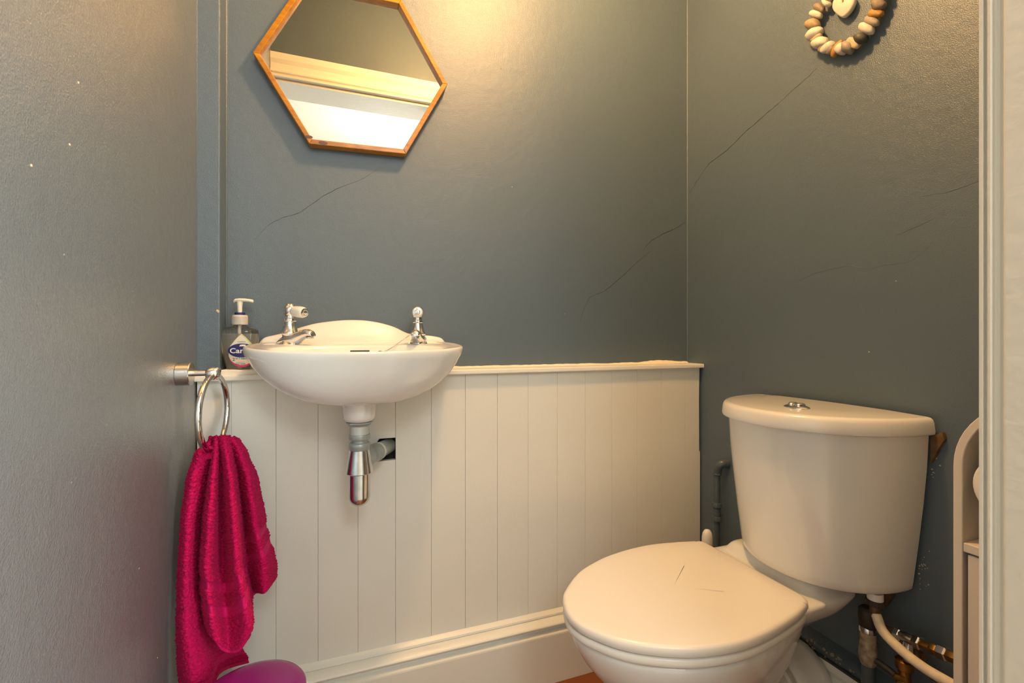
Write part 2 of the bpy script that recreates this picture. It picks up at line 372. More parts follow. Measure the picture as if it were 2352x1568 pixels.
for i in range(26):
    u = random.uniform(1835, 1990); v = 1461+0.66*(u-1830)+random.uniform(-14, 4); p = at(u, v, x=1.0335)
    s = random.uniform(0.001, 0.004)
    MB().lathe([(-0.003, s*0.7), (0.0, s), (0.0012, s*0.5), (0.0014, 0.0002)], p, (-1, 0.1, 0.3), 7).make('flaked_patch', M['peel'], o)

# ------------------------------------------------------------------ wash basin
bas = thing('wash_basin', (0.03, 1.19, -0.18), 'small white ceramic wall basin with arched back and two chrome taps', 'sink')
CX, CY = 0.030, 1.000
def outline(n=120):
    pts = []
    for i in range(n):
        q = 2*math.pi*i/n; c, s = math.cos(q), math.sin(q)
        if s <= 0:
            ex = 2.12; r = (abs(c)**ex+abs(s)**ex)**(-1/ex); pts.append((0.2245*r*c, 0.137*r*s+0.045))
        else:
            ex = 4.5; r = (abs(c)**ex+abs(s)**ex)**(-1/ex); pts.append((0.2245*r*c-(0.0*s), 0.160*r*s+0.045))
    return pts
OUT = outline()
OUT = [(x*(1-0.05*max(0, (y-0.09)/0.115)**2), y) for x, y in OUT]
def zr(y):                                       # crest of the rim: it dips gently to the front
    K = [(0.85, -0.0285), (0.90, -0.0262), (0.95, -0.0225), (1.00, -0.0185), (1.05, -0.0150), (1.10, -0.0122), (1.15, -0.0100), (1.21, -0.0060)]
    if y <= K[0][0]: return K[0][1]
    for (a, b), (c, d) in zip(K, K[1:]):
        if y <= c: return b+(d-b)*(y-a)/(c-a)
    return K[-1][1]
def ring(kx, ky, dz, oy=0.0): 
    R = []
    for x, y in OUT:
        yy = CY+oy+y*ky if y > 0 else CY+oy+y*ky
        R.append(Vector((CX+x*kx, yy, zr(CY+y)+dz)))
    return R
def bowl(k):                                     # inner bowl opening ellipse, k = fraction
    R = []
    n = len(OUT)
    for i in range(n):
        q = 2*math.pi*i/n
        x = 0.172*math.cos(q)*k; y = 0.012+0.098*math.sin(q)*k
        R.append((CX+x, CY+y))
    return R
rings = []
for k, z in ((0.02, -0.119), (0.25, -0.1185), (0.42, -0.114), (0.56, -0.1045), (0.68, -0.0915), (0.78, -0.076), (0.865, -0.058), (0.925, -0.040), (0.965, -0.0245), (0.988, -0.017), (0.998, -0.0095)):
    w = (1-k)*0.9
    R = []
    for (x, y) in OUT: R.append(Vector((CX+x*k, CY+y*k, (zr(CY+y)*(k**2)+zr(1.0)*(1-k**2))+z)))
    rings.append(R)
for k, dz in ((1.0, -0.005), (0.994, -0.0015), (0.980, 0.0), (0.960, -0.0004), (0.935, -0.0022), (0.90, -0.0030)):
    rings.append([Vector((CX+x*k, CY+y*k, zr(CY+y)+dz)) for x, y in OUT])
# inner bowl: blend from the rim to an ellipse sinking away
for k, dz in ((1.06, -0.0035), (1.02, -0.0055), (0.985, -0.011), (0.94, -0.024), (0.86, -0.045), (0.7, -0.072), (0.45, -0.087), (0.15, -0.092), (0.02, -0.093)):
    rings.append([Vector((x, y, zr(y)+dz)) for x, y in bowl(k)])
o = MB().loft(rings).make('bowl', M['ceramic'], bas, smooth=180)
# arched upstand at the back
top = [(-0.190, -0.008), (-0.184, -0.001), (-0.176, 0.0035), (-0.162, 0.0070), (-0.145, 0.0115), (-0.132, 0.0165), (-0.112, 0.0235), (-0.093, 0.0297), (-0.066, 0.037), (-0.022, 0.0435), (0.011, 0.0457), (0.045, 0.0447),
       (0.079, 0.0395), (0.114, 0.0295), (0.141, 0.0165), (0.158, 0.0108), (0.175, 0.0088), (0.196, 0.0078), (0.217, 0.0055), (0.236, 0.001), (0.245, -0.008)]
tp = spline([Vector((x, 0, z)) for x, z in top], 4, False)
rr = []
for p in tp:
    hgt = max(0.0, (p.z+0.006)/0.053); x = p.x; z0 = -0.030
    d = 0.006+0.050*min(1, max(0, hgt-0.22)*1.5)**0.8
    fx = lambda xx, s: CX+(xx-CX)*(1-s)
    rr.append([Vector((x, 1.211, z0)), Vector((x, 1.211, p.z-0.004)), Vector((x, 1.208, p.z-0.0008)), Vector((x, 1.203, p.z)), Vector((x, 1.197, p.z-0.001)), Vector((x, 1.193, p.z-0.005)),
               Vector((fx(x, 0.02), 1.190-d*0.12, p.z*0.75-0.006)), Vector((fx(x, 0.07), 1.190-d*0.30, p.z*0.42-0.009)), Vector((fx(x, 0.11), 1.190-d*0.62, p.z*0.14-0.0125)), Vector((fx(x, 0.13), 1.190-d*1.0, -0.0155)), Vector((fx(x, 0.13), 1.190-d*1.0, z0))])
MB().loft(rr).make('upstand', M['ceramic'], bas, smooth=75)
# boss below the bowl
MB().lathe([(0, 0.043), (0.008, 0.0385), (0.016, 0.0358), (0.040, 0.0345), (0.052, 0.033), (0.058, 0.030), (0.061, 0.025), (0.061, 0.01)], (0.0265, 1.03, -0.117), (0, 0, -1), 40).make('waste_boss', M['ceramic'], bas, smooth=60)
# plug hole, overflow, plug
MB().box(0.008, 0.050, 1.0925, 1.0950, -0.034, -0.0275).make('overflow_slot', M['dark'], bas, bevel=0.001)
MB().lathe([(0, 0.021), (0.002, 0.021), (0.003, 0.014), (0.0005, 0.012)], (0.03, 1.01, -0.1185), (0, 0, 1), 24).make('plug_hole', M['chrome'], bas, smooth=40)
# taps: the left one has its lever turned to the right, the right one points at the viewer
def tap(cx, cy, spout_dir, lever_dir, label):
    z0 = -0.0165; t = None
    b = MB()
    prof = [(0.0, 0.0225), (0.003, 0.0235), (0.008, 0.0205), (0.018, 0.0165), (0.024, 0.0165), (0.027, 0.0190), (0.030, 0.0185), (0.034, 0.0155), (0.046, 0.0128), (0.054, 0.0112), (0.0555, 0.0128), (0.0600, 0.0128), (0.0615, 0.0100), (0.070, 0.0100)]
    b.lathe(prof, (cx, cy, z0), (0, 0, 1), 28)
    t = b.make('tap', M['chrome'], bas, smooth=45); t['label'] = label
    s = Vector(spout_dir).normalized(); up = Vector((0, 0, 1)); side = s.cross(up)
    c = Vector((cx, cy, z0))
    # wedge foot and spout in one sweep
    sec = [(-0.024, 0.000, 0.010, 0.0170), (-0.012, 0.000, 0.021, 0.0195), (0.004, 0.0, 0.026, 0.0195), (0.018, 0.000, 0.030, 0.0165), (0.030, 0.008, 0.034, 0.0125), (0.041, 0.015, 0.0365, 0.0115), (0.052, 0.019, 0.0365, 0.0115), (0.060, 0.019, 0.033, 0.0105), (0.064, 0.020, 0.027, 0.008)]
    R = []
    for d, zl, zh, w in sec:
        R.append([c+s*d+side*(math.cos(q)*w if abs(math.cos(q)) < 0.95 else math.copysign(w, math.cos(q)))+up*((zl+zh)/2+math.sin(q)*(zh-zl)/2) for q in [2*math.pi*i/20 for i in range(20)]])
    MB().loft(R).make('spout', M['chrome'], t, smooth=70)
    MB().lathe([(0, 0.0005), (0.0005, 0.0085), (0.004, 0.0088), (0.004, 0.0004)], c+s*0.054+up*0.0155, (0, 0, 1), 18).make('aerator', M['dullchrome'], t, smooth=40)
    MB().lathe([(-0.013, 0.004), (-0.0125, 0.0085), (-0.008, 0.0125), (0.0, 0.0138), (0.008, 0.0125), (0.0115, 0.0092), (0.0125, 0.0088), (0.0145, 0.0078), (0.0150, 0.003)], c+up*0.0790, (0, 0, 1), 28).make('lever_head', M['chrome'], t, smooth=45)
    l = Vector(lever_dir).normalized(); p0 = c+up*0.0785+l*0.0095
    MB().lathe([(0.0, 0.0095), (0.002, 0.0112), (0.010, 0.0125), (0.022, 0.0130), (0.030, 0.0122), (0.034, 0.0104), (0.036, 0.0075)], p0, l, 28).make('lever', M['ceramic'], t, smooth=50)
    MB().lathe([(0.030, 0.0102), (0.0362, 0.0095), (0.0368, 0.0070), (0.0355, 0.0060), (0.0375, 0.0050), (0.0385, 0.002)], p0, l, 24).make('lever_cap', M['chrome'], t, smooth=40)
    return t
tL = tap(-0.119, 1.135, (0.80, -0.62, 0), (0.72, -0.68, -0.12), 'left chrome tap with white lever turned right')
tR = tap(0.166, 1.135, (-0.26, -0.96, 0), (-0.17, -0.98, 0.0), 'right chrome tap with white lever pointing forward')
# ball chain from the right tap across the rim to the plug
P = spline([at(973, 770, y=1.13), at(979, 777, y=1.125), at(975, 790, y=1.110), at(967, 803, y=1.08), at(962, 812, y=1.06)], 14, False)
Q = spline([at(940, 770, y=1.12), at(920, 784, y=1.105), at(905, 795, y=1.09), at(890, 804, y=1.07), at(877, 809, y=1.06)], 16, False)
mb = MB()
for path in (P, Q):
    L = 0; last = path[0]
    for p in path:
        if (p-last).length >= 0.0029 or p is path[0]:
            mb.lathe([(-0.0013, 0.0003), (-0.0009, 0.0010), (0, 0.0013), (0.0009, 0.0010), (0.0013, 0.0003)], p, (0, 0, 1), 7); last = p
    mb.tube(path, 0.0004, 5)
o = mb.make('plug_chain', M['dullchrome'], bas, smooth=60); o['kind'] = 'stuff'
MB().lathe([(-0.004, 0.004), (-0.003, 0.0085), (0.0, 0.0095), (0.003, 0.008), (0.006, 0.004), (0.0065, 0.0005)], at(874, 812, y=1.062), (0.3, -0.2, 1), 20).make('plug', M['dullchrome'], bas, smooth=40)

# ------------------------------------------------------------------ bottle trap
tx, ty = 0.0265, 1.03
trp = thing('bottle_trap', (tx, ty, -0.360), 'chrome bottle trap hanging under the basin with pipe into the panelling', 'drain trap')
def lt(name, prof, m, parent=trp, o=None, ax=(0, 0, -1), n=36, sm=40): return MB().lathe(prof, o or (tx, ty, 0), ax, n).make(name, M[m], parent, smooth=sm)
lt('flange_nut', [(0.1785, 0.0275), (0.1815, 0.0275), (0.1835, 0.024), (0.187, 0.0225), (0.1875, 0.018)], 'zinc', n=8)
thr = [(0.186, 0.018)]
for i in range(9): thr += [(0.1872+i*0.0022, 0.0203), (0.1882+i*0.0022, 0.0190)]
lt('threaded_tail', thr+[(0.208, 0.018)], 'thread', sm=180)
lt('upper_collar', [(0.205, 0.019), (0.2055, 0.0215), (0.208, 0.0222), (0.214, 0.0220), (0.2165, 0.0208), (0.2175, 0.0175), (0.224, 0.0172)], 'zinc')
lt('lower_collar', [(0.2225, 0.017), (0.2235, 0.0205), (0.226, 0.0222), (0.232, 0.0222), (0.2335, 0.0212), (0.236, 0.0214), (0.2385, 0.020)], 'zinc')
lt('cone_cover', [(0.2375, 0.0190), (0.239, 0.0208), (0.244, 0.0215), (0.283, 0.0280), (0.2865, 0.0284), (0.2880, 0.0270), (0.287, 0.022)], 'dullchrome')
lt('cup', [(0.284, 0.0220)]+[(0.338, 0.0220)]+[(0.338+0.022*math.sin(a), 0.0220*math.cos(a)+0.00005) for a in [math.pi/2*k/10 for k in range(1, 11)]], 'dullchrome')
d = (Vector((0.094, 1.165, -0.268))-Vector((tx, ty, -0.263))).normalized()
o0 = Vector((tx, ty, -0.263))
lt('outlet_nut', [(0.012, 0.014), (0.014, 0.0195), (0.034, 0.0208), (0.047, 0.0208), (0.049, 0.0195), (0.050, 0.017)], 'zinc', o=o0, ax=d)
lt('outlet_pipe', [(0.045, 0.017), (0.048, 0.0200), (0.073, 0.0200), (0.080, 0.0215), (0.088, 0.0215), (0.090, 0.0185), (0.165, 0.0185)], 'zinc', o=o0, ax=d)
lt('seal_ring', [(0.092, 0.0185), (0.093, 0.0205), (0.100, 0.0207), (0.103, 0.0185)], 'plast', o=o0, ax=d)

# ------------------------------------------------------------------ toilet
toi = thing('toilet', (0.74, 0.77, -H), 'white close coupled toilet with closed lid against right wall', 'toilet')
LID = [(0.392, 0.770), (0.4005, 0.806), (0.421, 0.842), (0.482, 0.897), (0.545, 0.928), (0.600, 0.945), (0.665, 0.955), (0.727, 0.956), (0.795, 0.945), (0.840, 0.934)]
LIDR = [(0.845, 0.637), (0.795, 0.620), (0.704, 0.601), (0.629, 0.596), (0.549, 0.609), (0.484, 0.638), (0.438, 0.672), (0.406, 0.715), (0.3945, 0.742)]
curve = spline([Vector((x, y, 0)) for x, y in LIDR+LID], 8, False)
back = [Vector((p[0], p[1], 0)) for p in round_corners([(0.840, 0.934), (0.857, 0.928), (0.867, 0.662), (0.860, 0.645), (0.845, 0.637)], 0.012, 4)]
LO = curve+[p for p in back if 0.64 < p.y < 0.9315]
cen = Vector((0.64, 0.775, 0))
def lid_ring(k, z, off=0.0): 
    R = []
    for p in LO:
        q = cen+(p-cen)*k
        R.append(Vector((q.x, q.y, z)))
    return R
MB().loft([lid_ring(0.94, -0.5352), lid_ring(0.988, -0.5352), lid_ring(0.997, -0.5325), lid_ring(1.0, -0.527), lid_ring(0.997, -0.5215), lid_ring(0.985, -0.5180), lid_ring(0.96, -0.5165), lid_ring(0.8, -0.5158), lid_ring(0.4, -0.5155), lid_ring(0.02, -0.5155)]).make('lid', M['lidplast'], toi, smooth=50)
seat = [lid_ring(0.62, -0.540), lid_ring(0.62, -0.553), lid_ring(0.984, -0.5535), lid_ring(0.993, -0.5515), lid_ring(0.997, -0.547), lid_ring(0.994, -0.5415), lid_ring(0.984, -0.5390), lid_ring(0.62, -0.540)]
MB().loft(seat, False, False).make('seat', M['lidplast'], toi, smooth=60)
for yy in (0.735, 0.855):
    MB().lathe([(0, 0.011), (0.014, 0.011), (0.017, 0.008), (0.018, 0.001)], (0.872, yy, -0.556), (0, 0, 1), 20).make('hinge_cap', M['chrome'], toi, smooth=40)
# pan: bowl + pedestal + rear shelf, fused
def pr(kx, ky, sx, z, n=64):
    R = []
    for p in LO:
        q = Vector((cen.x+sx+(p.x-cen.x)*kx, cen.y+(p.y-cen.y)*ky, z)); R.append(q)
    return R
mb = MB()
mb.loft([pr(0.50, 0.48, 0.06, -H+0.001), pr(0.50, 0.48, 0.06, -0.90), pr(0.46, 0.44, 0.06, -0.86), pr(0.50, 0.47, 0.055, -0.80), pr(0.60, 0.58, 0.045, -0.74), pr(0.72, 0.72, 0.030, -0.69),
         pr(0.82, 0.83, 0.017, -0.65), pr(0.895, 0.90, 0.008, -0.615), pr(0.945, 0.945, 0.003, -0.585), pr(0.965, 0.965, 0.001, -0.565), pr(0.975, 0.975, 0.001, -0.5585), pr(0.96, 0.96, 0.001, -0.5570)])
def shelf(z, x0, x1, y0a, y1a, y0b, y1b):      # front-edge width a, rear width b
    return [Vector((p[0], p[1], z)) for p in round_corners([(x0, y0a), (x0, y1a), (x1, y1b), (x1, y0b)], 0.03, 5)]
mb.loft([shelf(-0.66, 0.74, 0.90, 0.72, 0.84, 0.74, 0.82), shelf(-0.605, 0.74, 0.95, 0.675, 0.885, 0.69, 0.87), shelf(-0.570, 0.74, 0.975, 0.648, 0.912, 0.655, 0.895), shelf(-0.548, 0.75, 1.00, 0.636, 0.924, 0.645, 0.905), shelf(-0.535, 0.765, 1.02, 0.634, 0.926, 0.642, 0.905), shelf(-0.5285, 0.862, 1.02, 0.636, 0.924, 0.645, 0.903)])
mb.loft([shelf(-0.535, 0.89, 1.02, 0.655, 0.905, 0.655, 0.895), shelf(-0.512, 0.895, 1.02, 0.665, 0.895, 0.66, 0.89), shelf(-0.5045, 0.90, 1.02, 0.675, 0.885, 0.67, 0.88)])
o = mb.make('pan', M['ceramic'], toi, smooth=180)
r = o.modifiers.new('fuse', 'REMESH'); r.mode = 'VOXEL'; r.voxel_size = 0.006; r.use_smooth_shade = True
r = o.modifiers.new('smooth', 'SMOOTH'); r.factor = 0.6; r.iterations = 14
# cistern
def cist(a, b, n, z, cy=0.737, xw=1.045, skew=0.0):
    R = []
    for i in range(61):
        q = math.pi*i/60; c, s = math.cos(q), math.sin(q)
        rr = (abs(c)**n+abs(s)**n)**(-1/n)
        R.append(Vector((xw-b*rr*s+skew*c*rr*s, cy+a*rr*c, z)))
    return R
cis = MB().loft([cist(0.145, 0.160, 2.1, -0.500), cist(0.160, 0.178, 2.1, -0.4985), cist(0.1655, 0.184, 2.1, -0.492), cist(0.1675, 0.1860, 2.1, -0.480), cist(0.1765, 0.196, 2.1, -0.40), cist(0.1845, 0.205, 2.1, -0.32), cist(0.190, 0.2125, 2.1, -0.25), cist(0.193, 0.216, 2.1, -0.182)]).make('cistern', M['ceramic'], toi, smooth=40)
clid = MB().loft([cist(0.188, 0.212, 2.1, -0.1835), cist(0.199, 0.228, 2.1, -0.1840), cist(0.2025, 0.2335, 2.1, -0.1820), cist(0.2035, 0.2350, 2.1, -0.177), cist(0.2015, 0.2325, 2.1, -0.160), cist(0.1995, 0.2300, 2.1, -0.1545), cist(0.196, 0.226, 2.1, -0.1515), cist(0.190, 0.219, 2.1, -0.1502), cist(0.12, 0.14, 2.1, -0.1475), cist(0.03, 0.035, 2.1, -0.1465)]).make('cistern_lid', M['ceramic'], toi, smooth=50)
b = at(1830, 936, z=-0.148)
def ell(z, a, c): return [Vector((b.x+math.sin(q)*c, b.y+math.cos(q)*a, z)) for q in [2*math.pi*i/36 for i in range(36)]]
fb = MB().loft([ell(-0.150, 0.0265, 0.021), ell(-0.1465, 0.0265, 0.021), ell(-0.1445, 0.0235, 0.018), ell(-0.1425, 0.018, 0.0135), ell(-0.142, 0.002, 0.001)]).make('flush_plate', M['chrome'], toi, smooth=50)
for k in (-1, 1):
    MB().loft([[Vector((b.x+math.sin(q)*0.0115*s, b.y+k*0.0085+math.cos(q)*0.0078*s, z)) for q in [2*math.pi*i/24 for i in range(24)]] for s, z in ((1, -0.1432), (0.95, -0.1395), (0.7, -0.1375), (0.05, -0.1368))]).make('flush_button', M['chrome'], fb, smooth=60)

# pan connector behind the bowl
pc = thing('pan_connector', (0.95, 0.80, -0.90), 'round white plastic waste pipe connector behind the toilet bowl', 'pipe')
MB().lathe([(0.0, 0.058), (0.0, 0.082), (0.012, 0.086), (0.022, 0.085), (0.030, 0.079), (0.055, 0.076), (0.072, 0.068), (0.078, 0.060)], (1.028, 0.792, -0.807), (-1, 0, 0), 56).make('wall_collar', M['plast'], pc, smooth=40)
MB().lathe([(0.07, 0.056), (0.082, 0.0640), (0.094, 0.0640), (0.098, 0.058), (0.16, 0.056), (0.20, 0.050)], (1.028, 0.792, -0.807), (-1, 0, 0), 48).make('sleeve', M['plast'], pc, smooth=40)

# ------------------------------------------------------------------ pipes on the right wall
pp = thing('painted_pipe', (1.035, 1.055, -0.74), 'blue painted copper pipe with elbow left of the toilet cistern', 'pipe')
px_, py_ = 1.034, 1.062
el = [Vector((XR-0.001, 1.045, -0.372)), Vector((1.043, 1.047, -0.370)), Vector((1.036, 1.052, -0.374)), Vector((px_, 1.058, -0.385)), Vector((px_, py_, -0.398))]
MB().tube(spline(el, 6, False), 0.0125, 16).make('elbow', M['pipe_blue'], pp, smooth=60)
MB().lathe([(0, 0.0095), (0.10, 0.0095), (0.345, 0.0095)], (px_, py_, -0.392), (0, 0.004, -1), 18).make('riser', M['pipe_blue'], pp, smooth=40)
for zz, hh in ((-0.398, 0.009), (-0.487, 0.016), (-0.527, 0.016)):
    MB().lathe([(0, 0.0095), (0.001, 0.0128), (0.003, 0.0138), (hh-0.003, 0.0138), (hh-0.001, 0.0125), (hh, 0.0095)], (px_, py_, zz), (0, 0, -1), 10).make('fitting_nut', M['pipe_blue'], pp, smooth=30)
MB().lathe([(0, 0.0112), (0.024, 0.0112)], (px_, py_, -0.503), (0, 0, -1), 14).make('coupling', M['pipe_blue'], pp, smooth=40)
random.seed(3)
for zz, aa in ((-0.388, 0.3), (-0.394, 0.9), (-0.513, -0.8), (-0.516, 1.4), (-0.535, 1.3)):
    MB().lathe([(0, 0.0018), (0.0012, 0.0012), (0.0014, 0.0002)], Vector((px_, py_, zz))+Vector((-math.cos(aa), -math.sin(aa), 0))*0.0128, (-math.cos(aa), -math.sin(aa), 0), 7).make('bare_spot', M['brass'], pp)

# toilet brush handle
tb = thing('toilet_brush', (0.955, 1.016, -H), 'white toilet brush whose handle tip shows left of the cistern', 'brush')
bx, by = 0.955, 1.016
MB().loft([[Vector((bx+math.cos(q)*r, by+math.sin(q)*r*0.8, z)) for q in [2*math.pi*i/24 for i in range(24)]] for z, r in ((-0.80, 0.007), (-0.70, 0.0095), (-0.62, 0.0150), (-0.585, 0.0165), (-0.560, 0.0158), (-0.548, 0.0135), (-0.540, 0.0085), (-0.5375, 0.001))]).make('handle', M['lidplast'], tb, smooth=60)
MB().lathe([(0, 0.045), (0.01, 0.048), (0.15, 0.043), (0.16, 0.040), (0.155, 0.034), (0.02, 0.034)], (bx, by, -H), (0, 0, 1), 32).make('holder', M['lidplast'], tb, smooth=40)

# inlet hose
ih = thing('inlet_hose', (0.985, 0.60, -0.62), 'cream flexible hose curving down from the cistern underside', 'hose')
i0 = at(2010, 1366, x=0.985)
MB().lathe([(0, 0.0135), (0.014, 0.0135)], i0+Vector((0, 0, 0.006)), (0, 0, -1), 20).make('inlet_tail', M['plast'], ih, smooth=40)
MB().lathe([(0, 0.014), (0.001, 0.0165), (0.011, 0.0165), (0.012, 0.014)], i0+Vector((0, 0, -0.008)), (0, 0, -1), 8).make('back_nut', M['dark'], ih, smooth=30)
MB().lathe([(0, 0.0085), (0.002, 0.0100), (0.010, 0.0092), (0.020, 0.0098), (0.021, 0.008)], i0+Vector((0, 0, -0.0195)), (0, 0, -1), 16).make('ferrule', M['rust'], ih, smooth=30)
hp = spline([i0+Vector((0, 0, -0.036)), at(2014, 1416, x=0.983), at(2028, 1449, x=0.980), at(2066, 1489, x=0.972), at(2118, 1530, x=0.955), at(2172, 1563, x=0.935), at(2215, 1585, x=0.92), at(2260, 1600, x=0.93)], 8, False)
MB().tube(hp, 0.0088, 16).make('flexible_hose', M['hose'], ih, smooth=60)
# valves
vp = thing('stop_valve_pipework', (1.02, 0.58, -H), 'tarnished pipework with valves low on the wall behind the hose', 'pipework')
ex, ey = 1.012, 0.6315
MB().lathe([(0, 0.0125), (0.004, 0.0165), (0.018, 0.0175), (0.036, 0.0165), (0.040, 0.014)], (ex, ey, -0.555), (0, -0.05, -1), 18).make('elbow_cap', M['dark'], vp, smooth=40)
MB().lathe([(0, 0.0150), (0.004, 0.0165), (0.010, 0.0165), (0.012, 0.0142)], (ex, ey, -0.594), (0, 0, -1), 20).make('collar', M['dullchrome'], vp, smooth=40)
MB().lathe([(0, 0.0142), (0.012, 0.0150), (0.018, 0.0138), (0.030, 0.0150), (0.038, 0.0165), (0.050, 0.0165), (0.060, 0.0150), (0.066, 0.0125)], (ex, ey, -0.606), (0, 0, -1), 18).make('flaked_joint', M['peel'], vp, smooth=60)
MB().lathe([(0, 0.0118), (0.27, 0.0118)], (ex, ey, -0.66), (0, 0, -1), 18).make('drop_pipe', M['pipe_blue'], vp, smooth=40)
A = Vector((1.018, 0.612, -0.585)); B = at(2186, 1508, x=0.995); dr = (B-A).normalized(); LN = (B-A).length
def seg(name, a, b, r, m, n=16, parent=vp): return MB().lathe([(a*LN, r*0.86), (a*LN+0.002, r), (b*LN-0.002, r), (b*LN, r*0.86)], A, dr, n).make(name, M[m], parent, smooth=35)
seg('branch_pipe', -0.06, 0.27, 0.0075, 'rust'); seg('tee_body', 0.24, 0.62, 0.0098, 'dullchrome'); seg('tee_nut', 0.24, 0.34, 0.0118, 'dullchrome', 6); seg('tee_nut', 0.52, 0.62, 0.0125, 'dullchrome', 6)
seg('brass_tail', 0.60, 1.35, 0.0075, 'brass'); seg('brass_nut', 0.74, 0.84, 0.0100, 'brass', 6); seg('end_nut', 0.84, 0.96, 0.0125, 'dullchrome', 6); seg('end_cap', 0.95, 1.1, 0.0100, 'brass', 6)
tc_ = A+dr*LN*0.43
MB().lathe([(0.006, 0.0085), (0.02, 0.0100), (0.028, 0.0120), (0.034, 0.0105), (0.042, 0.0090)], tc_, (0, 0, -1), 14).make('tee_branch', M['dullchrome'], vp, smooth=40)
c2 = at(2077, 1512, x=1.015)
MB().lathe([(0, 0.0105), (0.003, 0.0150), (0.018, 0.0150), (0.021, 0.0105), (0.045, 0.0108), (0.050, 0.0135), (0.062, 0.0135), (0.064, 0.0085), (0.25, 0.0085)], c2, (0, 0.0, -1), 12).make('stop_valve', M['brass'], vp, smooth=35)
l0 = c2+Vector((-0.012, 0.0, -0.034))
MB().lathe([(-0.006, 0.006), (0.010, 0.006), (0.012, 0.004)], l0, (-0.6, 0.6, 0.1), 12).make('valve_spindle', M['brass'], vp, smooth=40)
MB().tube([l0+Vector((-0.006, 0.006, 0.004)), l0+Vector((-0.010, 0.020, 0.009)), l0+Vector((-0.012, 0.036, 0.012))], [0.0055, 0.0065, 0.0060], 10).make('valve_lever', M['dark'], vp, smooth=50)
seg2 = MB().tube(spline([c2+Vector((0.0, -0.03, 0.022)), c2+Vector((0.01, 0.0, 0.02)), Vector((1.03, 0.53, -0.63)), Vector((1.035, 0.48, -0.62))], 5, False), 0.0085, 10).make('rear_pipe', M['rust'], vp, smooth=50)
# bare plaster and packing block behind the cistern
pb = MB(); 
pts = [at(u, v, x=1.050) for u, v in ((2139, 1004), (2166, 992), (2171, 1010), (2158, 1030), (2150, 1046), (2143, 1056), (2139, 1064))]
o = MB().loft([[p+Vector((0.007, 0, 0)) for p in pts], [p-Vector((0.003, 0, 0)) for p in pts]]).make('packing_block', M['packing'], toi, bevel=0.0008)
pts = [at(u, v, x=1.050) for u, v in ((2020, 1366), (2054, 1360), (2046, 1378), (2036, 1392), (2020, 1394))]
MB().loft([[p+Vector((0.007, 0, 0)) for p in pts], [p-Vector((0.003, 0, 0)) for p in pts]]).make('packing_block', M['packing'], toi, bevel=0.0008)
random.seed(12)
for i in range(34):
    if i < 20: u, v = random.uniform(2110, 2135), 0; v = 1357-(u-2095)*random.uniform(0.2, 3.4)
    else: u = random.uniform(2140, 2160); v = random.uniform(1040, 1100)
    p = at(u, v, x=XR); s = random.uniform(0.0007, 0.0018)
    MB().lathe([(-0.0003, s), (0.0008, s*0.7), (0.001, 0.0001)], p, (-1, 0, 0), 6).make('paint_chip', M['chip'], wall_right)

# ------------------------------------------------------------------ storage cabinet and toilet roll
cx0, cx1 = 0.862, XR-0.004; cy0, cy1 = 0.228, 0.4185; rad = (cy1-cy0)/2; yc = (cy0+cy1)/2; zt = -0.085
cab = thing('storage_cabinet', (0.95, yc, -H), 'slim white arched bathroom cabinet beside the toilet cistern, partly behind door frame', 'cabinet')
def arch(y0, y1, top, zb, n=24):
    r = (y1-y0)/2; c = (y0+y1)/2; hgt = r*1.12
    return [(y1, zb)]+[(c+r*math.cos(math.pi*k/n), top-hgt+hgt*math.sin(math.pi*k/n)) for k in range(n+1)]+[(y0, zb)]
t = 0.0115
oa = arch(cy0, cy1, zt, ZF+0.001); ia = arch(cy0+t, cy1-t, zt-t, ZF+0.001)
n = len(oa)
rr = []
for x in (cx0, cx1):
    rr.append([Vector((x, y, z)) for y, z in oa]); 
mb = MB()
V = [Vector((x, y, z)) for x in (cx0, cx1) for A_ in (oa, ia) for y, z in A_]
fs = []
for i in range(n-1):
    fs += [(i, i+1, n+i+1, n+i), (2*n+i, 3*n+i, 3*n+i+1, 2*n+i+1), (i, 2*n+i, 2*n+i+1, i+1), (n+i, n+i+1, 3*n+i+1, 3*n+i)]
fs += [(0, n, 3*n, 2*n), (n-1, 3*n-1, 4*n-1, 2*n-1)]
mb.add(V, fs); mb.make('arched_frame', M['cab'], cab, smooth=40, bevel=0.0012)
MB().prism(arch(cy0+0.001, cy1-0.001, zt-0.002, ZF+0.02), 'x', cx1-0.006, cx1-0.001).make('back_panel', M['cab'], cab)
zs = -0.304
MB().box(cx0+0.001, cx1-0.006, cy0+t, cy1-t, zs-0.0135, zs).make('shelf', M['cab'], cab, bevel=0.0012)
MB().box(cx0+0.003, cx0+0.016, cy0+t+0.003, cy1-t-0.0045, ZF+0.05, zs-0.0165).make('door', M['cab'], cab, bevel=0.001)
MB().box(cx0+0.02, cx1-0.006, cy0+t, cy1-t, ZF+0.03, ZF+0.042).make('base_board', M['cab'], cab)
MB().lathe([(0, 0.006), (0.018, 0.006)], (cx0+0.003, cy0+0.04, -0.42), (-1, 0, 0), 16).make('knob', M['chrome'], cab, smooth=40)
rl = thing('toilet_roll', (0.92, 0.349, -0.27), 'white toilet roll inside the arched cabinet niche', 'toilet roll')
rc = Vector((0.868, 0.350, -0.213))
MB().lathe([(0.0, 0.021), (0.0, 0.046), (0.002, 0.049), (0.10, 0.049), (0.102, 0.046), (0.102, 0.021)], rc, (1, 0, 0), 48).make('paper', M['paper'], rl, smooth=40)
MB().lathe([(0.0005, 0.0195), (0.0005, 0.021), (0.1015, 0.021), (0.1015, 0.0195)], rc, (1, 0, 0), 32).make('core', M['hose'], rl, smooth=40)
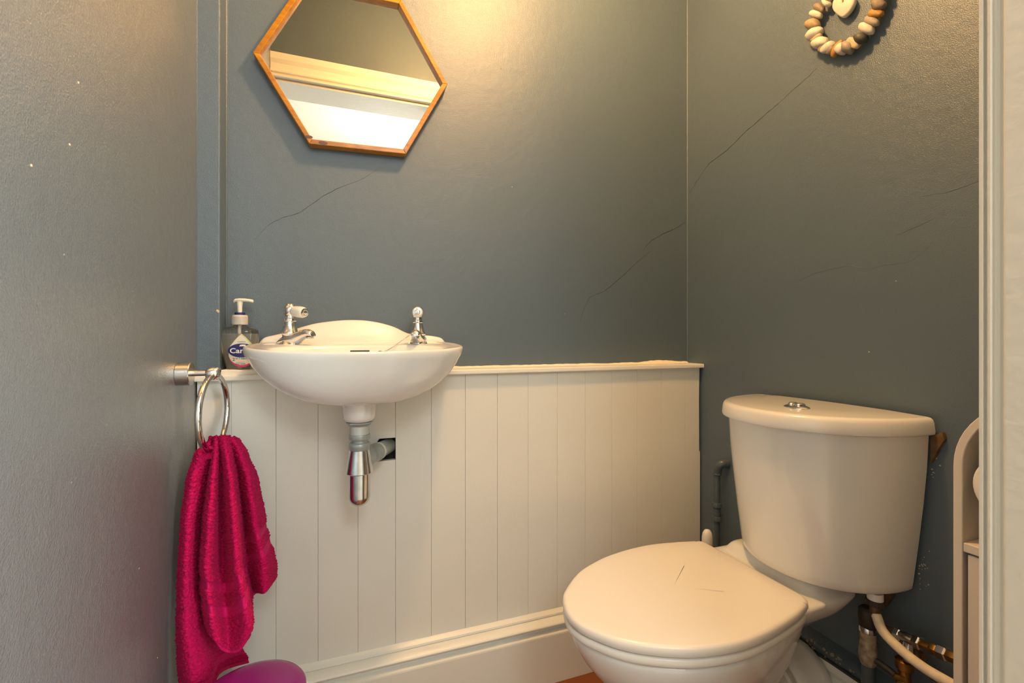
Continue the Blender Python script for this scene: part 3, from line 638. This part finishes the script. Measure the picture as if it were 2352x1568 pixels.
MB().lathe([(-0.004, 0.010), (0.0, 0.0125), (0.165, 0.0125), (0.182, 0.014)], rc, (1, 0, 0), 24).make('spindle', M['chrome'], cab, smooth=40)

# ------------------------------------------------------------------ mirror
mi = thing('hexagonal_mirror', (0.0245, 1.20, 0.455), 'tilted hexagonal mirror in a golden wood frame above the basin', 'mirror')
mc = Vector((0.0245, 0, 0.6635)); vl = Vector((-0.196, 0, 0.657))-mc
a0 = math.atan2(vl.z, vl.x); R0 = 0.2265
def hexpt(k, r, y): a = a0+math.pi/3*k; return Vector((mc.x+r*math.cos(a), y, mc.z+r*math.sin(a)))
yfr, yg = 1.1855, 1.1985
wi = 0.0135
for k in range(6):
    R = []
    for kk in (k, k+1):
        R.append([hexpt(kk, R0, YB-0.002), hexpt(kk, R0, yfr), hexpt(kk, R0-wi, yfr), hexpt(kk, R0-wi-0.0015, yg+0.004), hexpt(kk, R0-wi-0.0015, YB-0.002)])
    o = MB().loft(R).make('frame_rail', M['wood'], mi, bevel=0.0012)
MB().loft([[hexpt(k, R0-0.012, yg) for k in range(6)], [hexpt(k, R0-0.012, yg+0.003) for k in range(6)]]).make('mirror_glass', M['mirror'], mi)
MB().loft([[hexpt(k, R0-0.010, yg+0.0045) for k in range(6)], [hexpt(k, R0-0.010, YB-0.004) for k in range(6)]]).make('backing_board', M['board'], mi)
for u, v, s in ((742, 327, 0.007), (709, 313, 0.006)):
    p = at(u, v, y=yfr); MB().loft([[p+Vector((math.cos(q)*s*1.5, dy, math.sin(q)*s*0.62-0.0012)) for q in [2*math.pi*i/18 for i in range(18)]] for dy in (0.001, -0.00025)]).make('wood_knot', M['knot'], mi)

# ------------------------------------------------------------------ pebble wreath
wr = thing('pebble_wreath', (1.045, 0.69, 0.65), 'wreath of threaded beach pebbles with a white heart stone hanging inside on right wall', 'wall ornament')
PC = {'w': (0.58, 0.55, 0.48), 'c': (0.52, 0.41, 0.26), 'b': (0.22, 0.175, 0.125), 'g': (0.28, 0.245, 0.20), 'o': (0.42, 0.22, 0.05), 'd': (0.065, 0.065, 0.062), 't': (0.34, 0.25, 0.15)}
PM = {k: mat('pebble_stone_'+n, PC[k], 0.6, var=0.22 if k in 'bgdot' else 0.05, vscale=70, bump=0.25, bscale=260) for k, n in
      dict(w='white', c='cream', b='brown', g='grey', o='orange', d='charcoal', t='tan').items()}
PEB = [(870,45,85,58,-60,'w'),(748,135,95,68,-35,'b'),(690,240,106,66,-12,'w'),(640,420,118,92,15,'t'),(660,575,165,72,38,'w'),(705,640,112,34,36,'c'),
       (765,725,140,80,24,'w'),(825,795,112,38,45,'t'),(895,800,140,58,42,'w'),(955,840,105,52,62,'b'),(1050,825,168,46,58,'o'),(1125,825,112,74,60,'w'),
       (1235,800,108,84,75,'g'),(1325,725,118,76,-42,'c'),(1455,645,112,82,25,'d'),(1545,485,126,94,-15,'w'),(1640,362,124,80,-14,'g'),(1705,225,124,72,8,'o'),
       (1762,85,122,88,40,'b'),(1715,-20,90,70,10,'c'),(1820,-95,120,80,-30,'w'),(1850,-220,120,85,-60,'g'),(1830,-360,125,80,-80,'w'),(1770,-490,120,80,60,'t'),
       (1670,-600,120,80,40,'w'),(1540,-680,120,75,20,'b'),(1400,-720,115,80,5,'w'),(1260,-700,120,80,-15,'o'),(1130,-630,120,78,-35,'w'),(1030,-530,120,80,-50,'g'),
       (960,-410,120,80,-65,'w'),(925,-290,118,76,-80,'b'),(915,-175,115,76,80,'w'),(905,-70,110,66,70,'c')]
def blob(c, A, B, ht, seed, name, m, parent, rough=0.08):
    bm = bmesh.new(); bmesh.ops.create_icosphere(bm, subdivisions=3, radius=1.0)
    nn = Vector((-1, 0, 0)); V = []
    for v in bm.verts:
        d = 1+rough*noise.noise(v.co*1.1+Vector((seed*3.1, seed, 0)))*2+0.05*noise.noise(v.co*3.2+Vector((seed, 0, 4)))
        p = Vector([math.copysign(abs(q)**0.82, q) for q in v.co])*d
        V.append(c+A*p.x+B*p.y+nn*p.z*ht)
    f = [tuple(x.index for x in q.verts) for q in bm.faces]; bm.free()
    return MB().add(V, f).make(name, m, parent, smooth=180)
for i, (u, v, hl, hw, an, k) in enumerate(PEB):
    uu, vv = 1780+u/7.35, v/7.35; a = math.radians(an); ca, sa = math.cos(a), math.sin(a)
    P_ = lambda x, y: at(uu+x/7.35, vv+y/7.35, x=1.0395)
    A = (P_(ca*hl, -sa*hl)-P_(-ca*hl, sa*hl))/2; B = (P_(sa*hw, ca*hw)-P_(-sa*hw, -ca*hw))/2
    blob(P_(0, 0), A, B*1.06, max(0.0085, min(0.0150, B.length)), i+1, 'pebble', PM[k], wr)
loop = [at(1780+u/7.35, v/7.35, x=1.0395) for u, v, *_ in PEB]
MB().tube(loop, 0.0008, 6, closed=True).make('wire_loop', M['dark'], wr, smooth=60)
# heart stone, drilled and tied with twine
hc = at(1780+1175/7.35, 95/7.35, x=1.044)
hp2 = [at(1780+p.x/7.35, p.y/7.35, x=1.044) for p in spline([Vector(q+(0,)) for q in ((1162,305),(1080,262),(1012,195),(988,125),(1000,35),(1050,-50),(1110,-80),(1165,-55),(1230,-100),(1315,-85),(1362,0),(1348,90),(1295,190),(1232,262))], 4)]
def hr(k, x): return [Vector((x, hc.y+(p.y-hc.y)*k, hc.z+(p.z-hc.z)*k)) for p in hp2]
he = MB().loft([hr(0.86, 1.050), hr(0.96, 1.0485), hr(1.0, 1.045), hr(1.0, 1.0415), hr(0.95, 1.0385), hr(0.84, 1.0372), hr(0.05, 1.0368)]).make('heart_stone', PM['w'], wr, smooth=60)
he['label'] = 'white heart shaped stone hanging on orange twine'
top_ = at(1780+1400/7.35, -700/7.35, x=1.0395)
MB().tube(spline([hc+Vector((-0.0075, -0.001, 0.006)), hc+Vector((-0.0088, -0.0015, 0.014)), hc+Vector((-0.006, -0.001, 0.03)), top_+Vector((-0.003, 0, -0.004))], 5, False), 0.0014, 8).make('twine', M['cord'], wr, smooth=60)

# ------------------------------------------------------------------ soap dispenser
so = thing('soap_dispenser', (-0.226, 1.177, -0.0695), 'clear pump bottle of hand soap on the ledge left of the basin', 'soap bottle')
sx, sy, sz = -0.2265, 1.178, -0.0698
BP = [(0.0, 0.020), (0.0015, 0.0245), (0.006, 0.0270), (0.020, 0.0305), (0.045, 0.0350), (0.065, 0.0378), (0.080, 0.0385), (0.087, 0.0372), (0.0915, 0.0320), (0.0940, 0.0240), (0.0965, 0.0165), (0.0985, 0.0125), (0.104, 0.0120)]
def bhw(z):
    for (a, b), (c, d) in zip(BP, BP[1:]):
        if a <= z <= c: return b+(d-b)*(z-a)/(c-a)
    return 0.012
def bdp(w): return 0.0105+0.42*max(0, w-0.0125)
def bring(z, k=1.0, dz=0):
    w = bhw(z)*k; dpt = bdp(bhw(z))*k; R = []
    for i in range(48):
        q = 2*math.pi*i/48; c, s = math.cos(q), math.sin(q); rr = (abs(c)**2.5+abs(s)**2.5)**(-1/2.5)
        R.append(Vector((sx+w*rr*c, sy+dpt*rr*s, sz+z+dz)))
    return R
zz = sorted(set([a for a, b in BP]+[0.03, 0.055, 0.0735]))
MB().loft([bring(z) for z in zz]).make('bottle', M['clear'], so, smooth=70)
MB().loft([bring(max(z, 0.002), 0.9) for z in zz if z <= 0.08]).make('liquid', M['soap'], so, smooth=70)
MB().lathe([(0.002, 0.0035), (0.10, 0.0035)], (sx, sy, sz), (0, 0, 1), 12).make('dip_tube', M['pump'], so, smooth=40)
pr_ = [(0.100, 0.0155)]
for i in range(6): pr_ += [(0.102+i*0.0030, 0.0165), (0.1042+i*0.0030, 0.0162)]
MB().lathe(pr_+[(0.122, 0.0152), (0.1225, 0.008)], (sx, sy, sz), (0, 0, 1), 40).make('screw_cap', M['cap'], so, smooth=30)
MB().lathe([(0.1222, 0.0100), (0.1235, 0.0105), (0.1275, 0.0105), (0.1282, 0.006)], (sx, sy, sz), (0, 0, 1), 28).make('lock_ring', M['navy'], so, smooth=40)
pu = MB().lathe([(0.127, 0.0045), (0.140, 0.0050), (0.149, 0.0058), (0.1535, 0.0062)], (sx, sy, sz), (0, 0, 1), 20)
nz = [(-0.012, 0.1530, 0.0035, 0.0050), (-0.009, 0.1550, 0.0040, 0.0070), (0.0, 0.1562, 0.0040, 0.0078), (0.012, 0.1560, 0.0038, 0.0062), (0.022, 0.1548, 0.0036, 0.0048), (0.0275, 0.1538, 0.0036, 0.0042), (0.0285, 0.1536, 0.0026, 0.0034)]
nd = Vector((0.97, -0.22, 0)); ns = Vector((0.22, 0.97, 0))
pu.loft([[Vector((sx, sy, sz+z))+nd*d+ns*math.cos(q)*w+Vector((0, 0, math.sin(q)*h)) for q in [2*math.pi*i/16 for i in range(16)]] for d, z, h, w in nz])
pu.make('pump_head', M['pump'], so, smooth=60)
# printed label wrapped on the front of the bottle
def front(x, z, off):                            # point on the front surface of the bottle
    w = bhw(z); dp = bdp(w); c = min(0.985, abs(x)/w)
    return Vector((sx+x, sy-dp*(1-c**2.5)**(1/2.5)-off, sz+z))
LX, LZ = 0.0075, 0.0365
def sheet(pts, off, name, m, parent, steps=7):
    c = (sum(p[0] for p in pts)/len(pts), sum(p[1] for p in pts)/len(pts))
    mb = MB(); R = [[front(LX+c[0]+(p[0]-c[0])*k/steps, LZ+c[1]+(p[1]-c[1])*k/steps, off) for p in pts] for k in range(1, steps+1)]
    mb.loft(R[::-1], False, True)
    return mb.make(name, m, parent, smooth=180)
drop = [(0.026*math.cos(a), 0.029*math.sin(a)-0.002) for a in [math.radians(q) for q in range(160, 381, 8)]]
drop += [(0.0228, 0.016), (0.0150, 0.027), (0.0075, 0.0365), (0.0, 0.0435), (-0.0075, 0.0365), (-0.0150, 0.027), (-0.0228, 0.016)]
lab = sheet(drop, 0.0004, 'label', M['lab_cream'], so); lab['label'] = 'printed drop shaped label with navy oval'
arc = [(0.0255*math.cos(a), 0.0285*math.sin(a)-0.002) for a in [math.radians(q) for q in range(195, 346, 6)]]+[(0.0225*math.cos(a), 0.0235*math.sin(a)-0.002) for a in [math.radians(q) for q in range(345, 194, -6)]]
def strip(outer, inner, off, name, m, parent):
    MB().loft([[front(LX+p[0], LZ+p[1], off) for p in outer], [front(LX+p[0], LZ+p[1], off) for p in inner]], closed=False).make(name, m, parent, smooth=180)
angs = [math.radians(q) for q in range(190, 351, 5)]
strip([(0.0258*math.cos(a), 0.0288*math.sin(a)-0.002) for a in angs], [((0.0258-0.0034*abs(math.sin(a))**1.5)*math.cos(a), (0.0288-0.0042*abs(math.sin(a))**1.5)*math.sin(a)-0.002) for a in angs], 0.0007, 'label_pink_edge', M['lab_pink'], lab)
strip([(0.0, 0.0432), (0.0075, 0.0362), (0.0150, 0.0267), (0.0226, 0.0158)], [(0.0, 0.0405), (0.0062, 0.0345), (0.0128, 0.0255), (0.0195, 0.0158)], 0.0007, 'label_yellow_edge', M['lab_yellow'], lab)
strip([(0.0, 0.0432), (-0.0075, 0.0362), (-0.0150, 0.0267), (-0.0226, 0.0158)], [(0.0, 0.0424), (-0.0068, 0.0358), (-0.0142, 0.0264), (-0.0218, 0.0158)], 0.0007, 'label_green_edge', M['lab_yellow'], lab)
sheet([(0.0270*math.cos(a), 0.0155*math.sin(a)+0.0060) for a in [2*math.pi*i/40 for i in range(40)]], 0.0009, 'label_navy_oval', M['navy'], lab)
strip([(-0.003, 0.0188), (0.002, 0.0195), (0.0075, 0.0190)], [(-0.0045, 0.0152), (0.002, 0.0155), (0.0080, 0.0154)], 0.0012, 'label_emblem', M['lab_white'], lab)
def text(s, x, z, size, m, off, name, shear=0.0, bold=0.0, stretch=1.0):
    cu = bpy.data.curves.new('txt', 'FONT'); cu.body = s; cu.size = size; cu.shear = shear; cu.offset = bold; cu.resolution_u = 3
    o = bpy.data.objects.new('txt', cu); C.objects.link(o)
    dg = bpy.context.evaluated_depsgraph_get(); me = bpy.data.meshes.new_from_object(o.evaluated_get(dg))
    V = [front(LX+x+v.co.x*stretch, LZ+z+v.co.y, off) for v in me.vertices]; f = [tuple(p.vertices) for p in me.polygons]
    bpy.data.objects.remove(o); bpy.data.curves.remove(cu); bpy.data.meshes.remove(me)
    return MB().add(V, f).make(name, m, lab)
text('Carex', -0.0235, 0.0005, 0.0155, M['lab_white'], 0.0013, 'label_lettering', bold=0.0003, stretch=1.12)
text('2', -0.0180, -0.0165, 0.0090, M['lab_grey'], 0.0011, 'label_lettering', bold=0.0002)
text('in 1 wash', -0.0125, -0.0135, 0.0052, M['lab_grey'], 0.0011, 'label_lettering', shear=0.3, bold=0.0001, stretch=1.1)
text('antibacterial', -0.0120, -0.0208, 0.0030, M['lab_grey'], 0.0011, 'label_lettering', shear=0.25, stretch=1.1)
text('hand wash', -0.0140, -0.0250, 0.0040, M['lab_grey'], 0.0011, 'label_lettering', shear=0.25, bold=0.0001, stretch=1.2)
text('moisture', -0.0075, 0.0245, 0.0042, M['lab_blue'], 0.0011, 'label_lettering', bold=0.0001)

# ------------------------------------------------------------------ towel ring and towel
tr = thing('towel_ring', (-0.275, 1.04, -0.225), 'chrome towel ring on the left wall holding the crimson towel', 'towel ring')
RY, RZ = 1.040, -0.069
MB().lathe([(0.0, 0.0205), (0.0005, 0.0222), (0.021, 0.0222), (0.0225, 0.0212), (0.023, 0.008)], (XL, RY, RZ), (1, 0, 0), 48).make('rosette', M['steel'], tr, smooth=30)
MB().lathe([(0.02, 0.0058), (0.055, 0.0058)], (XL, RY, RZ+0.001), (1, 0, 0), 24).make('arm', M['steel'], tr, smooth=40)
KX = -0.2455
MB().lathe([(-0.0125, 0.004), (-0.0118, 0.0095), (-0.007, 0.0128), (0.0, 0.0138), (0.007, 0.0128), (0.0118, 0.0095), (0.0128, 0.004)], (KX, RY, RZ), (1, 0, 0), 32).make('knob', M['chrome'], tr, smooth=60)
RR = 0.0735; rcz = RZ-RR-0.004
rd = Vector((0.10, 0.995, 0)).normalized()
MB().tube([Vector((KX+0.001, RY, rcz))+rd*RR*math.sin(q)+Vector((0, 0, RR*math.cos(q))) for q in [2*math.pi*i/96 for i in range(96)]], 0.0058, 16, closed=True).make('ring', M['chrome'], tr, smooth=180)

tw = thing('hand_towel', (-0.245, 1.02, -0.68), 'crimson terry towel draped through the chrome ring on left wall', 'towel')
def interp(levels, v):
    if v <= levels[0][0]: return levels[0][1]
    for (a, A), (b, B) in zip(levels, levels[1:]):
        if v <= b:
            t = (v-a)/(b-a); t = t*t*(3-2*t)*0.35+t*0.65
            return [(p[0]+(q[0]-p[0])*t, p[1]+(q[1]-p[1])*t) for p, q in zip(A, B)]
    return levels[-1][1]
def cloth(levels, vtop, vbot, ns, nt, name, bands, seed, thick=0.004, pile=0.0021):
    m = len(levels[0][1]); grid = []
    def cat(P, s):
        f = s*(len(P)-1); i = min(int(f), len(P)-2); t = f-i
        g = lambda k: P[min(max(k, 0), len(P)-1)]
        a, b, c, d = g(i-1), g(i), g(i+1), g(i+2)
        return tuple(0.5*(2*b[k]+(c[k]-a[k])*t+(2*a[k]-5*b[k]+4*c[k]-d[k])*t*t+(3*b[k]-a[k]-3*c[k]+d[k])*t**3) for k in range(len(b)))
    rows = []; isband = []
    for j in range(nt+1):
        t = j/nt; row = []
        for i in range(ns+1):
            s = i/ns; vb = cat([(q,) for q in vbot], s)[0]; vt = cat([(q,) for q in vtop], s)[0]
            v = vt+t*(vb-vt); P = interp(levels, v)
            u, y = cat(P, s); y = 1.005+(y-1.005)*1.12
            row.append((at(u, v, y=y), v, s))
        for _ in range(10):                      # round the folds, then space the columns evenly
            q = [p[0] for p in row]
            q = [q[0]]+[(q[i-1]+q[i]*2+q[i+1])/4 for i in range(1, ns)]+[q[ns]]
            row = [(a, b[1], b[2]) for a, b in zip(q, row)]
        L = [0.0]
        for i in range(ns): L.append(L[-1]+(row[i+1][0]-row[i][0]).length)
        new = []; k = 0
        for i in range(ns+1):
            d = L[-1]*i/ns
            while k < ns-1 and L[k+1] < d: k += 1
            f = (d-L[k])/max(1e-9, L[k+1]-L[k]); a, b = row[k], row[k+1]
            new.append((a[0]+(b[0]-a[0])*f, a[1]+(b[1]-a[1])*f, a[2]+(b[2]-a[2])*f))
        rows.append(new)
    n = ns+1
    base = [p[0] for r in rows for p in r]
    nor = []
    for j in range(nt+1):
        for i in range(n):
            a = rows[j][min(i+1, ns)][0]-rows[j][max(i-1, 0)][0]; b = rows[min(j+1, nt)][i][0]-rows[max(j-1, 0)][i][0]
            q = b.cross(a); q = q.normalized() if q.length > 1e-12 else Vector((0, -1, 0))
            nor.append(q)
    rnd = random.Random(seed)
    V = []; bandv = []
    for j in range(nt+1):
        for i in range(n):
            k = j*n+i; s = rows[j][i][2]; t = j/nt
            inb = any(a+w*(s-0.5) <= t <= b+w*(s-0.5) for a, b, w in bands) or t > 0.985
            bandv.append(inb)
            amp = 0.0003 if inb else pile
            d = rnd.random()*amp+(0 if inb else 0.0012+0.0024*noise.noise(base[k]*300))
            V.append(base[k]+nor[k]*d+Vector((rnd.uniform(-1, 1), rnd.uniform(-1, 1), rnd.uniform(-1, 1)))*amp*0.06)
    F_ = []; mi_ = []
    for j in range(nt):
        for i in range(ns):
            F_.append((j*n+i, (j+1)*n+i, (j+1)*n+i+1, j*n+i+1)); mi_.append(1 if bandv[j*n+i] else 0)
    me = bpy.data.meshes.new(name)
    c0 = wl(tw)-Vector((0, 0, H))
    me.from_pydata([tuple(p-c0) for p in V], [], F_)
    me.materials.append(M['towel']); me.materials.append(M['hem'])
    for p, q in zip(me.polygons, mi_): p.material_index = q; p.use_smooth = True
    o = bpy.data.objects.new(name, me); put(o, tw, wl(tw))
    so_ = o.modifiers.new('thickness', 'SOLIDIFY'); so_.thickness = thick; so_.offset = -1
    return o
fl = [(1003, [(491,1.040),(495,1.022),(503,1.020),(513,1.012),(523,1.020),(535,1.024),(545,1.045)]),
      (1040, [(489,1.040),(495,1.004),(507,1.024),(521,0.992),(537,1.022),(553,1.004),(567,1.045)]),
      (1100, [(479,1.035),(488,0.982),(509,1.022),(530,0.972),(549,1.026),(572,0.990),(592,1.045)]),
      (1200, [(464,1.030),(480,0.964),(511,1.016),(538,0.956),(560,1.030),(586,0.984),(611,1.045)]),
      (1300, [(456,1.026),(474,0.955),(513,1.008),(546,0.946),(567,1.034),(606,0.984),(635,1.045)]),
      (1370, [(458,1.018),(478,0.950),(516,0.994),(560,0.942),(580,1.034),(610,0.992),(632,1.043)]),
      (1440, [(469,1.008),(488,0.946),(524,0.974),(572,0.940),(588,1.004),(600,1.010),(610,1.030)]),
      (1500, [(492,0.990),(502,0.950),(526,0.956),(558,0.946),(575,0.985),(590,1.000),(600,1.010)])]
ll = [(1003, [(494,1.045),(490,1.035),(487,1.030),(484,1.030),(482,1.035)]),
      (1040, [(450,1.030),(458,1.012),(470,1.016),(488,1.034),(500,1.050)]),
      (1100, [(430,1.018),(441,0.998),(455,1.006),(476,1.036),(500,1.060)]),
      (1200, [(417,1.012),(429,0.985),(443,0.996),(464,1.036),(500,1.065)]),
      (1350, [(409,1.008),(423,0.975),(441,0.986),(464,1.034),(510,1.068)]),
      (1450, [(407,1.006),(424,0.966),(454,0.980),(486,1.030),(540,1.068)]),
      (1520, [(409,1.004),(432,0.962),(470,0.972),(505,1.016),(572,1.066)]),
      (1620, [(420,1.002),(446,0.960),(490,0.968),(515,1.000),(575,1.064)])]
cloth(ll, [1008, 1006, 1004, 1003, 1003], [1615, 1612, 1600, 1545, 1522], 110, 420, 'rear_drape', [(0.93, 0.955, 0.0)], 4)
cloth(fl, [1003, 1002, 1001, 1000, 1001, 1003, 1008], [1425, 1478, 1499, 1482, 1372, 1362, 1330], 150, 380, 'front_drape', [(0.655, 0.70, -0.13), (0.765, 0.815, -0.13)], 9)
# saddle of towel over the bottom of the ring
rr = []
for i in range(15):
    q = -0.34+0.80*i/14
    c = Vector((KX+0.001, RY, rcz))+rd*RR*math.sin(math.pi+q*-1)*1.0+Vector((0, 0, RR*math.cos(math.pi-q)))
    rr.append([c+Vector((0.0, 0, 0.004))+Vector((math.cos(a)*0.0125, 0, math.sin(a)*0.0075))*(1-0.35*abs(2*i/14-1)**3) for a in [math.radians(w) for w in range(-15, 200, 12)]]+[c+Vector((-0.012, 0, -0.015)), c+Vector((0.012, 0, -0.015))])
MB().loft(rr).make('saddle_fold', M['towel'], tw, smooth=70)

# ------------------------------------------------------------------ purple bin
bn = thing('pedal_bin', (-0.152, 0.868, -H), 'small bin with glossy purple lid below the crimson towel', 'bin')
bc = Vector((-0.152, 0.868, 0))
MB().lathe([(0, 0.066), (0.004, 0.070), (0.285, 0.0815), (0.305, 0.0835), (0.308, 0.080)], bc+Vector((0, 0, ZF+0.001)), (0, 0, 1), 56).make('body', M['binwhite'], bn, smooth=40)
MB().lathe([(0.304, 0.080), (0.305, 0.0885), (0.314, 0.0895), (0.317, 0.0865)], bc+Vector((0, 0, ZF)), (0, 0, 1), 56).make('rim', M['binwhite'], bn, smooth=40)
MB().lathe([(0.316, 0.080), (0.3165, 0.0855), (0.321, 0.0868), (0.328, 0.0862), (0.3325, 0.083), (0.338, 0.070), (0.341, 0.050), (0.3425, 0.025), (0.343, 0.001)], bc+Vector((0, 0, ZF)), (0, 0, 1), 64).make('lid', M['bin'], bn, smooth=60)
MB().box(-0.172, -0.132, 0.765, 0.80, ZF+0.008, ZF+0.018).make('pedal', M['binwhite'], bn, bevel=0.003)
